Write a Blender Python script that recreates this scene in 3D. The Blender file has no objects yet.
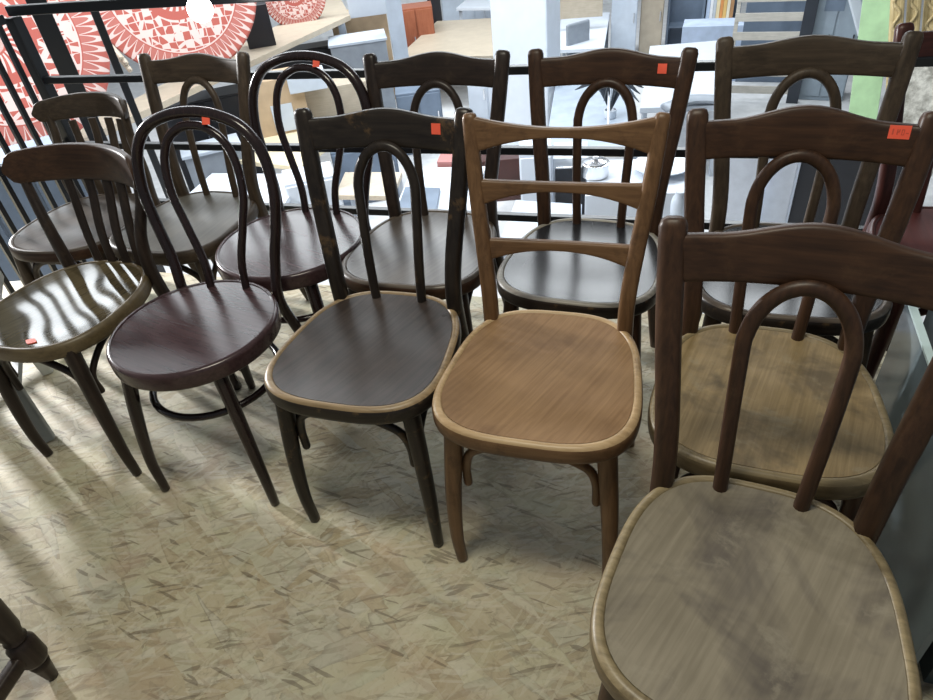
import bpy, bmesh, math, random
from mathutils import Vector, Matrix
random.seed(7)
SC = bpy.context.scene
COL = SC.collection
R = math.radians
PI = math.pi

# ------------------------------------------------------------------ camera
F, CAMH, PITCH, ROLL = 650.44, 1.3062, R(37.71), R(-6.904)
cd = bpy.data.cameras.new('camera'); cam = bpy.data.objects.new('camera', cd); COL.objects.link(cam)
cd.sensor_fit = 'HORIZONTAL'; cd.sensor_width = 36; cd.lens = F * 36 / 933; cd.clip_start = 0.02
cam.matrix_world = Matrix.Translation((0, 0, CAMH)) @ Matrix.Rotation(PI / 2 - PITCH, 4, 'X') @ Matrix.Rotation(ROLL, 4, 'Z')
SC.camera = cam

def at(u, v, z):
    """point of the place at height z seen in direction (u, v) of the photograph"""
    x, y = u - 466.5, v - 350
    cr, sr = math.cos(-ROLL), math.sin(-ROLL)
    x, y = cr * x - sr * y, sr * x + cr * y
    c, s = math.cos(PITCH), math.sin(PITCH)
    d = Vector((x / F, c - y / F * s, -s - y / F * c))
    return Vector((0, 0, CAMH)) + d * ((z - CAMH) / d.z)

def atd(u, v, Y):
    """same, at forward distance Y"""
    p = at(u, v, CAMH - 1); d = p - Vector((0, 0, CAMH))
    return Vector((0, 0, CAMH)) + d * (Y / d.y)

# ------------------------------------------------------------------ materials
class NT:
    def __init__(s, name):
        s.m = bpy.data.materials.new(name); s.m.use_nodes = True
        s.t = s.m.node_tree; s.b = s.t.nodes['Principled BSDF']; s.o = s.t.nodes['Material Output']
    def n(s, typ, **k):
        nd = s.t.nodes.new(typ)
        for a, v in k.items(): setattr(nd, a, v)
        return nd
    def l(s, a, b): s.t.links.new(a, b)
    def mth(s, op, a, b=None, c=None, clamp=False):
        nd = s.n('ShaderNodeMath', operation=op, use_clamp=clamp)
        for i, v in enumerate((a, b, c)):
            if v is None: continue
            if isinstance(v, (int, float)): nd.inputs[i].default_value = v
            else: s.l(v, nd.inputs[i])
        return nd.outputs[0]
    def mix(s, f, a, b, typ='MIX'):
        nd = s.n('ShaderNodeMix', data_type='RGBA', blend_type=typ)
        for i, v in ((0, f), (6, a), (7, b)):
            if isinstance(v, (int, float)): nd.inputs[i].default_value = v
            elif isinstance(v, tuple): nd.inputs[i].default_value = (*v[:3], 1)
            else: s.l(v, nd.inputs[i])
        return nd.outputs[2]
    def coord(s, scale=(1, 1, 1), rot=(0, 0, 0), loc=(0, 0, 0), out='Object'):
        tc = s.n('ShaderNodeTexCoord'); mp = s.n('ShaderNodeMapping')
        mp.inputs['Scale'].default_value = scale; mp.inputs['Rotation'].default_value = rot; mp.inputs['Location'].default_value = loc
        s.l(tc.outputs[out], mp.inputs[0]); return mp.outputs[0]
    def noise(s, v, scale, detail=4, rough=.55, dist=0):
        nd = s.n('ShaderNodeTexNoise'); nd.inputs['Scale'].default_value = scale; nd.inputs['Detail'].default_value = detail
        nd.inputs['Roughness'].default_value = rough; nd.inputs['Distortion'].default_value = dist
        s.l(v, nd.inputs['Vector']); return nd.outputs['Fac']
    def ramp(s, f, a, b):
        nd = s.n('ShaderNodeMapRange'); nd.inputs[1].default_value = a; nd.inputs[2].default_value = b
        s.l(f, nd.inputs[0]); return nd.outputs[0]
    def bump(s, h, st, d=.002):
        nd = s.n('ShaderNodeBump'); nd.inputs['Strength'].default_value = st; nd.inputs['Distance'].default_value = d
        s.l(h, nd.inputs['Height']); s.l(nd.outputs[0], s.b.inputs['Normal'])
    def base(s, c):
        if isinstance(c, tuple): s.b.inputs['Base Color'].default_value = (*c, 1)
        else: s.l(c, s.b.inputs['Base Color'])
    def rough(s, r):
        if isinstance(r, (int, float)): s.b.inputs['Roughness'].default_value = r
        else: s.l(r, s.b.inputs['Roughness'])

MC = {}
def plain(name, c, rough=.5, metal=0, var=.12, coat=0):
    if name in MC: return MC[name]
    t = NT(name); v = t.coord()
    f = t.noise(v, 6, 5)
    t.base(t.mix(t.ramp(f, .3, .7), tuple(x * (1 - var) for x in c), tuple(min(1, x * (1 + var)) for x in c)))
    t.rough(rough); t.b.inputs['Metallic'].default_value = metal; t.b.inputs['Coat Weight'].default_value = coat
    MC[name] = t.m; return t.m

def wood(name, dark, light, axis='z', rough=.35, stain=None, stain_amt=.0, stain_scale=5, seed=0, fine=1.0, wear=None, wear_amt=0, rot=0, spec=.5):
    """varnished wood: fibres stretched along axis, blotchy stains, worn spots"""
    if name in MC: return MC[name]
    t = NT(name)
    sc = {'x': (1.5, 40, 40), 'y': (40, 1.5, 40), 'z': (40, 40, 1.5)}[axis]
    off = (seed * 3.1, seed * 1.7, seed * 2.3)
    v0 = t.coord(rot=(0, 0, rot), loc=off)
    mp = t.n('ShaderNodeMapping'); mp.inputs['Scale'].default_value = sc; t.l(v0, mp.inputs[0]); v = mp.outputs[0]
    g = t.noise(v, 3 * fine, 6, .6, .4)
    b = t.noise(v0, 9, 3)
    f = t.mth('ADD', t.mth('MULTIPLY', g, .65), t.mth('MULTIPLY', b, .35))
    c = t.mix(t.ramp(f, .36, .64), dark, light)
    if stain:
        sn = t.noise(v0, stain_scale, 4, .6, .6)
        c = t.mix(t.mth('MULTIPLY', t.ramp(sn, .48, .66), stain_amt), c, stain)
    if wear:
        wn = t.noise(v0, 14, 6, .7, .3)
        c = t.mix(t.mth('MULTIPLY', t.ramp(wn, .56, .68), wear_amt), c, wear)
    t.base(c)
    t.rough(t.mth('ADD', t.mth('MULTIPLY', b, .08), rough - .04))
    t.b.inputs['Specular IOR Level'].default_value = spec
    (t.bump(g, .10, .0005) if rough > .38 else None)
    MC[name] = t.m; return t.m

def osb():
    t = NT('oriented strand board')
    tc = t.n('ShaderNodeTexCoord')
    def flakes(ang, sx, sy, off):
        m0 = t.n('ShaderNodeMapping'); m0.inputs['Rotation'].default_value = (0, 0, R(ang)); t.l(tc.outputs['Object'], m0.inputs[0])
        mp = t.n('ShaderNodeMapping'); mp.inputs['Scale'].default_value = (sx, sy, 1)
        mp.inputs['Location'].default_value = (off, off * .7, off * .31)
        t.l(m0.outputs[0], mp.inputs[0])
        ns = t.n('ShaderNodeTexNoise'); ns.inputs['Scale'].default_value = 1.3; ns.inputs['Detail'].default_value = 3; t.l(mp.outputs[0], ns.inputs['Vector'])
        mx = t.n('ShaderNodeMix', data_type='VECTOR'); mx.inputs[0].default_value = .42
        t.l(mp.outputs[0], mx.inputs[4]); t.l(ns.outputs['Color'], mx.inputs[5]); ns.inputs['Detail'].default_value = 5
        vo = t.n('ShaderNodeTexVoronoi'); vo.inputs['Scale'].default_value = 1; t.l(mx.outputs[1], vo.inputs['Vector'])
        ve = t.n('ShaderNodeTexVoronoi', feature='DISTANCE_TO_EDGE'); ve.inputs['Scale'].default_value = 1; t.l(mx.outputs[1], ve.inputs['Vector'])
        sp = t.n('ShaderNodeSeparateColor'); t.l(vo.outputs['Color'], sp.inputs[0])
        fib = t.n('ShaderNodeTexNoise'); mp2 = t.n('ShaderNodeMapping'); mp2.inputs['Scale'].default_value = (.8, 9, 1); t.l(mp.outputs[0], mp2.inputs[0])
        fib.inputs['Scale'].default_value = 1.6; fib.inputs['Detail'].default_value = 4; t.l(mp2.outputs[0], fib.inputs['Vector'])
        cr = t.n('ShaderNodeValToRGB'); e = cr.color_ramp
        e.elements[0].position = 0; e.elements[0].color = (.38, .31, .185, 1)
        e.elements[1].position = 1; e.elements[1].color = (.66, .59, .43, 1)
        for p, c in ((.12, (.46, .375, .235)), (.35, (.50, .43, .28)), (.55, (.55, .475, .325)), (.72, (.54, .50, .33)), (.88, (.49, .46, .35))):
            q = e.elements.new(p); q.color = (*c, 1)
        t.l(sp.outputs[0], cr.inputs[0])
        c = t.mix(t.mth('MULTIPLY', t.ramp(fib.outputs['Fac'], .35, .75), .42), cr.outputs[0], (.52, .46, .35))
        edge = t.mth('MULTIPLY', t.mth('SUBTRACT', 1, t.ramp(ve.outputs[0], 0, .09)), t.ramp(sp.outputs[2], .35, .9))
        return t.mix(t.mth('MULTIPLY', edge, .52), c, (.13, .095, .055)), sp.outputs[1], edge
    L = [flakes(12, 8, 24, 0), flakes(-38, 8, 24, 11), flakes(28, 9, 28, 23), flakes(-14, 9, 30, 37), flakes(-15, 11, 42, 51), flakes(52, 12, 56, 67)]
    c, _, h = L[0]
    for i, th in ((1, .45), (2, .5), (3, .55), (4, .6), (5, .62)):
        ci, ri, ei = L[i]
        m = t.mth('GREATER_THAN', ri, th)
        c = t.mix(m, c, ci); h = t.mth('MAXIMUM', t.mth('MULTIPLY', h, .6), t.mth('MULTIPLY', ei, m))
    # thin strands lying every which way
    warp = t.n('ShaderNodeTexNoise'); warp.inputs['Scale'].default_value = 9; warp.inputs['Detail'].default_value = 4; t.l(tc.outputs['Object'], warp.inputs['Vector'])
    wm = t.n('ShaderNodeMix', data_type='VECTOR'); wm.inputs[0].default_value = .012; t.l(tc.outputs['Object'], wm.inputs[4]); t.l(warp.outputs['Color'], wm.inputs[5])
    for k, (ang, sx, sy, th, col, al) in enumerate(((18, 15, 100, .90, (.29, .23, .14), .38), (-35, 15, 105, .90, (.62, .57, .44), .38), (5, 18, 130, .88, (.66, .61, .50), .36), (-8, 17, 115, .90, (.26, .21, .135), .38),
                                                   (-20, 12, 80, .88, (.58, .56, .41), .38), (40, 15, 105, .90, (.42, .33, .23), .4), (30, 20, 150, .965, (.12, .085, .05), .6), (-5, 20, 150, .965, (.13, .095, .055), .55), (-50, 16, 120, .90, (.62, .57, .42), .4))):
        m0 = t.n('ShaderNodeMapping'); m0.inputs['Rotation'].default_value = (0, 0, R(ang)); t.l(wm.outputs[1], m0.inputs[0])
        mp = t.n('ShaderNodeMapping'); mp.inputs['Scale'].default_value = (sx, sy, 1); mp.inputs['Location'].default_value = (k * 5.3, k * 7.1, 0); t.l(m0.outputs[0], mp.inputs[0])
        vo = t.n('ShaderNodeTexVoronoi'); vo.inputs['Scale'].default_value = 1; t.l(mp.outputs[0], vo.inputs['Vector'])
        sp = t.n('ShaderNodeSeparateColor'); t.l(vo.outputs['Color'], sp.inputs[0])
        c = t.mix(t.mth('MULTIPLY', t.mth('GREATER_THAN', sp.outputs[0], th), al), c, col)
    gr = t.noise(tc.outputs['Object'], 42, 6, .7, 1.2)
    c = t.mix(t.mth('MULTIPLY', t.ramp(gr, .53, .70), .55), c, (.24, .20, .14))
    c = t.mix(t.mth('MULTIPLY', t.ramp(gr, .48, .28), .30), c, (.64, .60, .50))
    hue = t.n('ShaderNodeTexNoise'); hue.inputs['Scale'].default_value = 5.5; hue.inputs['Detail'].default_value = 4; t.l(tc.outputs['Object'], hue.inputs['Vector'])
    hs = t.n('ShaderNodeSeparateColor'); t.l(hue.outputs['Color'], hs.inputs[0])
    c = t.mix(t.mth('MULTIPLY', t.ramp(hs.outputs[0], .52, .68), .38), c, (.52, .53, .34))
    c = t.mix(t.mth('MULTIPLY', t.ramp(hs.outputs[1], .54, .70), .40), c, (.46, .31, .20))
    big = t.noise(tc.outputs['Object'], 1.6, 4, .6)
    c = t.mix(t.mth('MULTIPLY', t.ramp(big, .42, .7), .35), c, (.40, .40, .36))     # grey dust walked into the board
    t.base(c); t.rough(.62); t.bump(h, .25, -.001)
    t.b.inputs['Specular IOR Level'].default_value = .3
    return t.m

def mandala():
    t = NT('red and white printed cloth')
    tc = t.n('ShaderNodeTexCoord'); sx = t.n('ShaderNodeSeparateXYZ'); t.l(tc.outputs['Object'], sx.inputs[0])
    x, z = sx.outputs[0], sx.outputs[2]
    r = t.mth('SQRT', t.mth('ADD', t.mth('MULTIPLY', x, x), t.mth('MULTIPLY', z, z)))
    a = t.mth('ARCTAN2', z, x)
    def band(lo, hi): return t.mth('MULTIPLY', t.mth('GREATER_THAN', r, lo), t.mth('LESS_THAN', r, hi))
    vo = t.n('ShaderNodeTexVoronoi', feature='DISTANCE_TO_EDGE'); vo.inputs['Scale'].default_value = 20; vo.inputs['Randomness'].default_value = .22
    t.l(tc.outputs['Object'], vo.inputs['Vector'])
    vc = t.n('ShaderNodeTexVoronoi'); vc.inputs['Scale'].default_value = 20; vc.inputs['Randomness'].default_value = .22
    t.l(tc.outputs['Object'], vc.inputs['Vector'])
    hexes = t.mth('MAXIMUM', t.mth('LESS_THAN', vo.outputs['Distance'], .042), t.mth('MULTIPLY', t.mth('GREATER_THAN', vc.outputs['Distance'], .24), t.mth('LESS_THAN', vc.outputs['Distance'], .3)))
    pet = t.mth('GREATER_THAN', t.mth('SINE', t.mth('ADD', t.mth('MULTIPLY', a, 24), t.mth('MULTIPLY', r, 60))), .1)
    # scalloped border: teeth whose width shrinks with the radius
    saw = t.mth('ABSOLUTE', t.mth('SINE', t.mth('MULTIPLY', a, 30)))
    teeth = t.mth('GREATER_THAN', t.mth('MULTIPLY', saw, .13), t.mth('SUBTRACT', r, .40))
    hole = t.mth('GREATER_THAN', t.mth('MULTIPLY', saw, .09), t.mth('SUBTRACT', r, .385))
    border = t.mth('MULTIPLY', t.mth('SUBTRACT', teeth, t.mth('MULTIPLY', hole, .9)), band(.40, .53))
    f = t.mth('MAXIMUM', t.mth('MULTIPLY', hexes, band(.20, .385)), border)
    f = t.mth('MAXIMUM', f, t.mth('MULTIPLY', pet, band(.06, .15)))
    f = t.mth('MAXIMUM', f, t.mth('MAXIMUM', band(.385, .393), t.mth('MULTIPLY', t.mth('GREATER_THAN', saw, .6), band(.02, .05))))
    t.base(t.mix(f, (.45, .11, .085), (.72, .56, .52))); t.rough(.8)
    return t.m

def glass(name, c, rough=.03, alpha_mix=.55):
    t = NT(name); t.base(c); t.rough(rough); t.b.inputs['Transmission Weight'].default_value = alpha_mix; t.b.inputs['IOR'].default_value = 1.45
    return t.m

# ------------------------------------------------------------------ mesh helpers
def link(name, bm, mats, parent=None, smooth=True, bevel=0):
    bmesh.ops.recalc_face_normals(bm, faces=bm.faces[:])
    me = bpy.data.meshes.new(name); bm.to_mesh(me); bm.free()
    for m in (mats if isinstance(mats, (list, tuple)) else [mats]): me.materials.append(m)
    if smooth:
        for p in me.polygons: p.use_smooth = True
    o = bpy.data.objects.new(name, me); COL.objects.link(o)
    if parent: o.parent = parent
    if bevel:
        b = o.modifiers.new('bevel', 'BEVEL'); b.width = bevel; b.segments = 2; b.limit_method = 'ANGLE'
    if smooth and bevel == 0:
        es = o.modifiers.new('edges', 'EDGE_SPLIT'); es.split_angle = R(50)
    return o

def tag(o, label, cat, group=None, kind=None):
    o['label'] = label; o['category'] = cat
    if group: o['group'] = group
    if kind: o['kind'] = kind
    return o

def thing(name, label, cat, loc=(0, 0, 0), rz=0, group=None):
    o = bpy.data.objects.new(name, None); COL.objects.link(o); o.empty_display_size = .1
    o.location = loc; o.rotation_euler = (0, 0, rz)
    return tag(o, label, cat, group)

def struct(name, bm, m, label=None, bevel=0):
    o = link(name, bm, m, smooth=False, bevel=bevel); o['kind'] = 'structure'
    if label: o['label'] = label; o['category'] = name.split('_')[0]
    return o

def box(bm, lo, hi, mat=None):
    x0, y0, z0 = lo; x1, y1, z1 = hi
    vs = [bm.verts.new(p) for p in ((x0, y0, z0), (x1, y0, z0), (x1, y1, z0), (x0, y1, z0), (x0, y0, z1), (x1, y0, z1), (x1, y1, z1), (x0, y1, z1))]
    if mat is not None:
        for v in vs: v.co = mat @ v.co
    for f in ((0, 3, 2, 1), (4, 5, 6, 7), (0, 1, 5, 4), (1, 2, 6, 5), (2, 3, 7, 6), (3, 0, 4, 7)): bm.faces.new([vs[i] for i in f])
def bx(lo, hi, mat=None):
    bm = bmesh.new(); box(bm, lo, hi, mat); return bm
def prism(pts, z0, z1):
    bm = bmesh.new()
    a = [bm.verts.new((p[0], p[1], z0)) for p in pts]; b = [bm.verts.new((p[0], p[1], z1)) for p in pts]
    n = len(pts); bm.faces.new(a[::-1]); bm.faces.new(b)
    for i in range(n): bm.faces.new((a[i], a[(i + 1) % n], b[(i + 1) % n], b[i]))
    return bm

def catmull(pts, k=6):
    P = [Vector(p) for p in pts]; out = []
    for i in range(len(P) - 1):
        p0 = P[i - 1] if i else P[0] * 2 - P[1]; p1, p2 = P[i], P[i + 1]; p3 = P[i + 2] if i + 2 < len(P) else P[-1] * 2 - P[-2]
        for j in range(k):
            t = j / k
            out.append(.5 * ((2 * p1) + (p2 - p0) * t + (2 * p0 - 5 * p1 + 4 * p2 - p3) * t * t + (3 * p1 - p0 - 3 * p2 + p3) * t ** 3))
    out.append(P[-1]); return out

def sweep(bm, pts, w, t, hint=(1, 0, 0), n=12, e=2, dome=(.6, .6), closed=False):
    """rod along pts, half widths w (along hint) and t; rounded ends"""
    N = len(pts); pts = [Vector(p) for p in pts]; hint = Vector(hint)
    W = w if isinstance(w, (list, tuple)) else [w, w]; T = t if isinstance(t, (list, tuple)) else [t, t]
    lerp = lambda L, f: L[min(int(f * (len(L) - 1)), len(L) - 2)] * (1 - (f * (len(L) - 1) - min(int(f * (len(L) - 1)), len(L) - 2))) + L[min(int(f * (len(L) - 1)), len(L) - 2) + 1] * (f * (len(L) - 1) - min(int(f * (len(L) - 1)), len(L) - 2))
    rings = []
    def ring(c, tan, a, b):
        s = (hint - tan * tan.dot(hint))
        s = s.normalized() if s.length > 1e-4 else tan.orthogonal().normalized()
        q = tan.cross(s)
        out = []
        for i in range(n):
            an = 2 * PI * (i + .5) / n; cc, ss = math.cos(an), math.sin(an)
            out.append(bm.verts.new(c + s * a * math.copysign(abs(cc) ** (2 / e), cc) + q * b * math.copysign(abs(ss) ** (2 / e), ss)))
        rings.append(out)
    for i, p in enumerate(pts):
        if closed: tan = pts[(i + 1) % N] - pts[i - 1]
        else: tan = pts[min(i + 1, N - 1)] - pts[max(i - 1, 0)]
        tan.normalize(); f = i / (N - 1); a, b = lerp(W, f), lerp(T, f)
        if i == 0 and not closed and dome[0]:
            for k in (1, .7): ring(p - tan * min(a, b) * dome[0] * k, tan, a * (.55 if k == 1 else .85), b * (.55 if k == 1 else .85))
        ring(p, tan, a, b)
        if i == N - 1 and not closed and dome[1]:
            for k in (.7, 1): ring(p + tan * min(a, b) * dome[1] * k, tan, a * (.55 if k == 1 else .85), b * (.55 if k == 1 else .85))
    M = len(rings)
    for i in range(M if closed else M - 1):
        A, B = rings[i], rings[(i + 1) % M]
        for j in range(n): bm.faces.new((A[j], A[(j + 1) % n], B[(j + 1) % n], B[j]))
    if not closed: bm.faces.new(rings[0][::-1]); bm.faces.new(rings[-1])
def rod(*a, **k):
    bm = bmesh.new(); sweep(bm, *a, **k); return bm

def board(x0, x1, top, bot, yf, th, lean=0, n=24, taper_end=None):
    """bent back board from x0 to x1: top(s), bot(s) heights and yf(s) bow for s in -1..1"""
    bm = bmesh.new(); rings = []
    for i in range(n + 1):
        s = -1 + 2 * i / n; x = x0 + (x1 - x0) * i / n
        zt, zb, y = top(s), bot(s), yf(s); h = (zt - zb) / 2; zc = (zt + zb) / 2; tk = th / 2
        if taper_end and abs(s) > taper_end:
            k = math.sqrt(max(.03, 1 - ((abs(s) - taper_end) / (1 - taper_end)) ** 2)); h *= k
        out = []
        for j in range(20):
            an = 2 * PI * (j + .5) / 20; cc, ss = math.cos(an), math.sin(an)
            dy = tk * math.copysign(abs(cc) ** .45, cc); dz = h * math.copysign(abs(ss) ** .3, ss)
            out.append(bm.verts.new((x, y + dy + dz * lean, zc + dz)))
        rings.append(out)
    for A, B in zip(rings, rings[1:]):
        for j in range(20): bm.faces.new((A[j], A[(j + 1) % 20], B[(j + 1) % 20], B[j]))
    bm.faces.new(rings[0][::-1]); bm.faces.new(rings[-1]); return bm

def outline(W, D, e, k, n=72):
    out = []
    for i in range(n):
        a = 2 * PI * i / n; c, s = math.cos(a), math.sin(a)
        x = math.copysign(abs(c) ** (2 / e), c) * W; y = math.copysign(abs(s) ** (2 / e), s) * D
        out.append((x * (1 + k * y / D), -y))          # front of the chair is -y
    return out

def seat_parts(root, W, D, e, k, H, mats, round_seat=False):
    rim_side, rim_top, panel_m = mats
    O = outline(W, D, e, k); n = len(O); S = min(W, D)
    inset = lambda d: [(x * (1 - d / W), y * (1 - d / D)) for x, y in O]
    bm = bmesh.new(); rings = []
    prof = [(.03, -.040), (.006, -.041), (.001, -.037), (0, -.030), (0, -.014), (.002, -.006), (.006, -.0015), (.011, 0), (.0145, -.0008), (.0175, -.003), (.0185, -.009)]
    if round_seat: prof = [(.03, -.044), (.004, -.045), (.001, -.042), (0, -.036), (0, -.010), (.001, -.005), (.004, -.0015), (.009, 0), (.012, 0), (.0125, -.0008), (.013, -.004)]
    for d, z in prof: rings.append([bm.verts.new((x, y, H + z)) for x, y in inset(d)])
    for q, (A, B) in enumerate(zip(rings, rings[1:])):
        for j in range(n):
            f = bm.faces.new((A[j], A[(j + 1) % n], B[(j + 1) % n], B[j])); f.material_index = 1 if q >= 5 else 0
    link('seat_frame', bm, [rim_side, rim_top], root)
    bm = bmesh.new(); rings = []
    d0 = .0127 if round_seat else .018
    dish = .0015 if round_seat else .006
    for q in range(9):
        f = q / 8; d = d0 + (S - d0) * .97 * f
        z = H - .0025 - dish * math.sin(min(1, f * 1.6) * PI / 2)
        rings.append([bm.verts.new((x, y, z)) for x, y in inset(d)])
    for A, B in zip(rings, rings[1:]):
        for j in range(n): bm.faces.new((A[j], A[(j + 1) % n], B[(j + 1) % n], B[j]))
    bm.faces.new(rings[-1])
    low = [bm.verts.new((x, y, H - .022)) for x, y in inset(d0)]
    for j in range(n): bm.faces.new((rings[0][j], low[j], low[(j + 1) % n], rings[0][(j + 1) % n]))
    bm.faces.new(low)
    link('seat_panel', bm, panel_m, root)

# ------------------------------------------------------------------ the chairs
SW, SD, SH = .199, .215, .453
BW, BY, BZ = .187, .261, .882

def post_path(s, bw=BW, by=BY, bz=BZ):
    return catmull([(s * .176, .262, 0), (s * .160, .205, .22), (s * .150, .172, .42), (s * .153, .178, .55), (s * (bw - .012), by - .036, .74), (s * bw, by, bz - .012)], 6)
def back_at(z):         # how far back the posts stand at height z
    pts = [(.42, .172), (.55, .178), (.74, .225), (.87, .261)]
    for (a, b), (c, d) in zip(pts, pts[1:]):
        if z <= c: return b + (d - b) * (z - a) / (c - a)
    return .261

def understructure(root, frame, braces='fls', feet=(.165, .175)):
    fx, fy = feet
    for s in (-1, 1):
        link('front_leg', rod(catmull([(s * fx * 1.0, -fy, .004), (s * fx * 1.012, -fy * 1.02, .10), (s * fx * .98, -fy * .97, .24), (s * fx * .89, -fy * .85, .425)], 6), [.0125, .0145, .0175, .020], [.0125, .0145, .0175, .020], e=2.2, dome=(.25, 0)), frame, root)
    legx = lambda z: fx * (1.01 - .11 * z / .42); legy = lambda z: -fy * (1.0 - .14 * z / .42)
    if 'f' in braces:
        for s in (-1, 1):
            x0, y0 = legx(.29) - .021, legy(.29) + .006
            link('brace', rod(catmull([(s * x0, y0, .250), (s * (x0 - .001), y0, .300), (s * (x0 - .014), y0 - .004, .345), (s * (x0 - .046), y0 - .012, .375), (s * .05, -.168, .392), (s * .004, -.172, .396)], 5), .0095, .0095, (0, 1, 0), n=10), frame, root)
    if 's' in braces:
        for s in (-1, 1):
            link('brace', rod(catmull([(s * (legx(.29) - .002), legy(.29) + .024, .275), (s * .150, legy(.29) + .027, .33), (s * .156, -.075, .385), (s * .160, -.01, .404), (s * .157, .06, .395), (s * .150, .135, .36), (s * .152, .165, .28)], 5), .0085, .0085, (1, 0, 0), n=10), frame, root)

def sticker(root, x, z, y, w=.022, h=.022, lean=-.22, writing=False, tw=0):
    m = Matrix.Translation((x, y - .001, z)) @ Matrix.Rotation(lean, 4, 'X') @ Matrix.Rotation(tw, 4, 'Z')
    o = link('price_sticker', bx((-w / 2, -.0006, -h / 2), (w / 2, .0006, h / 2), m), STICK, root, smooth=False)
    o['label'] = 'small red-orange price sticker'
    if writing:
        bm = bmesh.new()
        for x0, z0, x1, z1 in ((-.011, -.004, -.0085, .0055), (-.004, -.004, -.0022, .005), (-.004, -.0005, .000, .0015), (-.001, .001, .0005, .005), (.003, -.004, .0042, .0045), (.003, .0035, .007, .0048), (.0062, -.004, .0072, .0045), (.003, -.0045, .007, -.0035), (.0095, -.0015, .0135, -.0005)):
            box(bm, (x0, -.0011, z0), (x1, -.0005, z1), m)
        link('price_writing', bm, plain('faded sticker ink', (.62, .09, .05), .7), o, smooth=False)

def arch_chair(label, loc, yaw, M, hump=.020, stick=None, sc=1.0, low_arch=False, writing=False):
    root = thing('dining_chair', label, 'chair', (loc[0], loc[1], 0), yaw, 'arch-back bentwood chairs'); root.scale = (sc,) * 3
    frame, crestm, side, top, panel = M
    seat_parts(root, SW, SD, 3.0, .10, SH, (side, top, panel))
    understructure(root, frame)
    for s in (-1, 1):
        link('back_post', rod(post_path(s), [.0140, .0165, .018, .0185, .0190, .0195], [.0140, .0165, .018, .0175, .0165, .0155], e=3, n=16, dome=(.2, .8)), frame, root)
    yb = lambda s: BY - .016 + .028 * (1 - s * s)
    cr = board(-BW + .008, BW - .008, lambda s: .862 + hump * (.5 + .5 * math.cos(PI * min(1, abs(s) / .72))), lambda s: .797 - .002 * s * s, yb, .019, lean=.22)
    link('crest_rail', cr, crestm, root)
    q = []
    for i in range(17):
        a = PI * i / 16; q.append((-.069 * math.cos(a), 0, .708 + .098 * math.sin(a) ** .95 if 0 < i < 16 else .708))
    path = [(-.060, 0, .445), (-.0625, 0, .52), (-.0660, 0, .61)] + q + [(.0660, 0, .61), (.0625, 0, .52), (.060, 0, .445)]
    path = catmull([(x, .192 + .072 * max(0, (z - .445) / .4) ** 1.4 - .009, z) for x, y, z in path], 4)
    link('back_arch', rod(path, .0105, .0118, (0, 1, 0), n=12, dome=(0, 0)), frame, root)
    if stick: sticker(root, stick[0], stick[1], yb(stick[0] / BW) - .0104 + (stick[1] - .828) * .22, *(stick[2:] or (.022, .022)), writing=writing, tw=-stick[0] / BW * .30)
    return root

def ladder_chair(label, loc, yaw, M):
    root = thing('dining_chair', label, 'chair', (loc[0], loc[1], 0), yaw)
    frame, crestm, side, top, panel = M
    seat_parts(root, SW, SD, 3.2, .10, SH, (side, top, panel))
    understructure(root, frame)
    for s in (-1, 1):
        link('back_post', rod(post_path(s), [.0135, .016, .017, .017, .0165, .015], [.0135, .016, .018, .017, .0155, .0135], e=3, n=16, dome=(.2, .8)), frame, root)
    for zc, zt, zb, dip, arc in ((.842, .876, .806, .026, .026), (.735, .757, .703, .008, .028), (.617, .637, .586, .006, .026)):
        hw = .150 + (BW - .150) * max(0, (zc - .45) / .42) - .006
        y0 = back_at(zc) - .004
        link('back_slat', board(-hw, hw, lambda s: zt - dip * (1 - s * s), lambda s: zb + arc * (1 - abs(s) ** 2.2), lambda s: y0 + .016 * (1 - s * s), .016, lean=.22), crestm, root)
    return root

def loop_chair(label, loc, yaw, M, sc=1):
    """bentwood cafe chair: two nested loops, round seat, ring between the legs"""
    root = thing('cafe_chair', label, 'chair', (loc[0], loc[1], 0), yaw, 'bentwood loop-back cafe chairs'); root.scale = (sc, sc, 1 + (sc - 1) * .2)
    frame, side, top, panel = M
    seat_parts(root, .204, .204, 2, 0, SH, (side, top, panel), round_seat=True)
    for s in (-1, 1):
        link('front_leg', rod(catmull([(s * .165, -.165, .004), (s * .163, -.163, .12), (s * .145, -.145, .28), (s * .122, -.122, .42)], 6), [.0115, .0135, .016, .018], [.0115, .0135, .016, .018], dome=(.25, 0)), frame, root)
    yl = lambda z: .165 + max(0, z - .42) * .20 if z > .42 else .165 + (.42 - z) * .22
    half = [(.175, .004), (.165, .15), (.152, .30), (.142, .42), (.150, .52), (.172, .62), (.183, .70), (.172, .78), (.134, .838), (.072, .867)]
    pts = [(-x, yl(z), z) for x, z in half] + [(0, yl(.88), .876)] + [(x, yl(z), z) for x, z in half[::-1]]
    link('outer_loop', rod(catmull(pts, 5), .0145, .0135, (0, 1, 0), n=14, dome=(.2, .2)), frame, root)
    half = [(.052, .44), (.056, .52), (.080, .61), (.100, .69), (.097, .765), (.074, .815), (.036, .841)]
    pts = [(-x, yl(z) - .002, z) for x, z in half] + [(0, yl(.85) - .002, .847)] + [(x, yl(z) - .002, z) for x, z in half[::-1]]
    link('inner_loop', rod(catmull(pts, 5), .0105, .0105, (0, 1, 0), n=12, dome=(0, 0)), frame, root)
    rr = [(.160 * math.cos(2 * PI * i / 40), .160 * math.sin(2 * PI * i / 40) + .004, .285) for i in range(40)]
    link('leg_ring', rod(rr, .0095, .0095, (0, 0, 1), n=10, closed=True), frame, root)
    sticker(root, .050, .864, yl(.88) - .0145, .020, .026, -.5)
    return root

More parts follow.
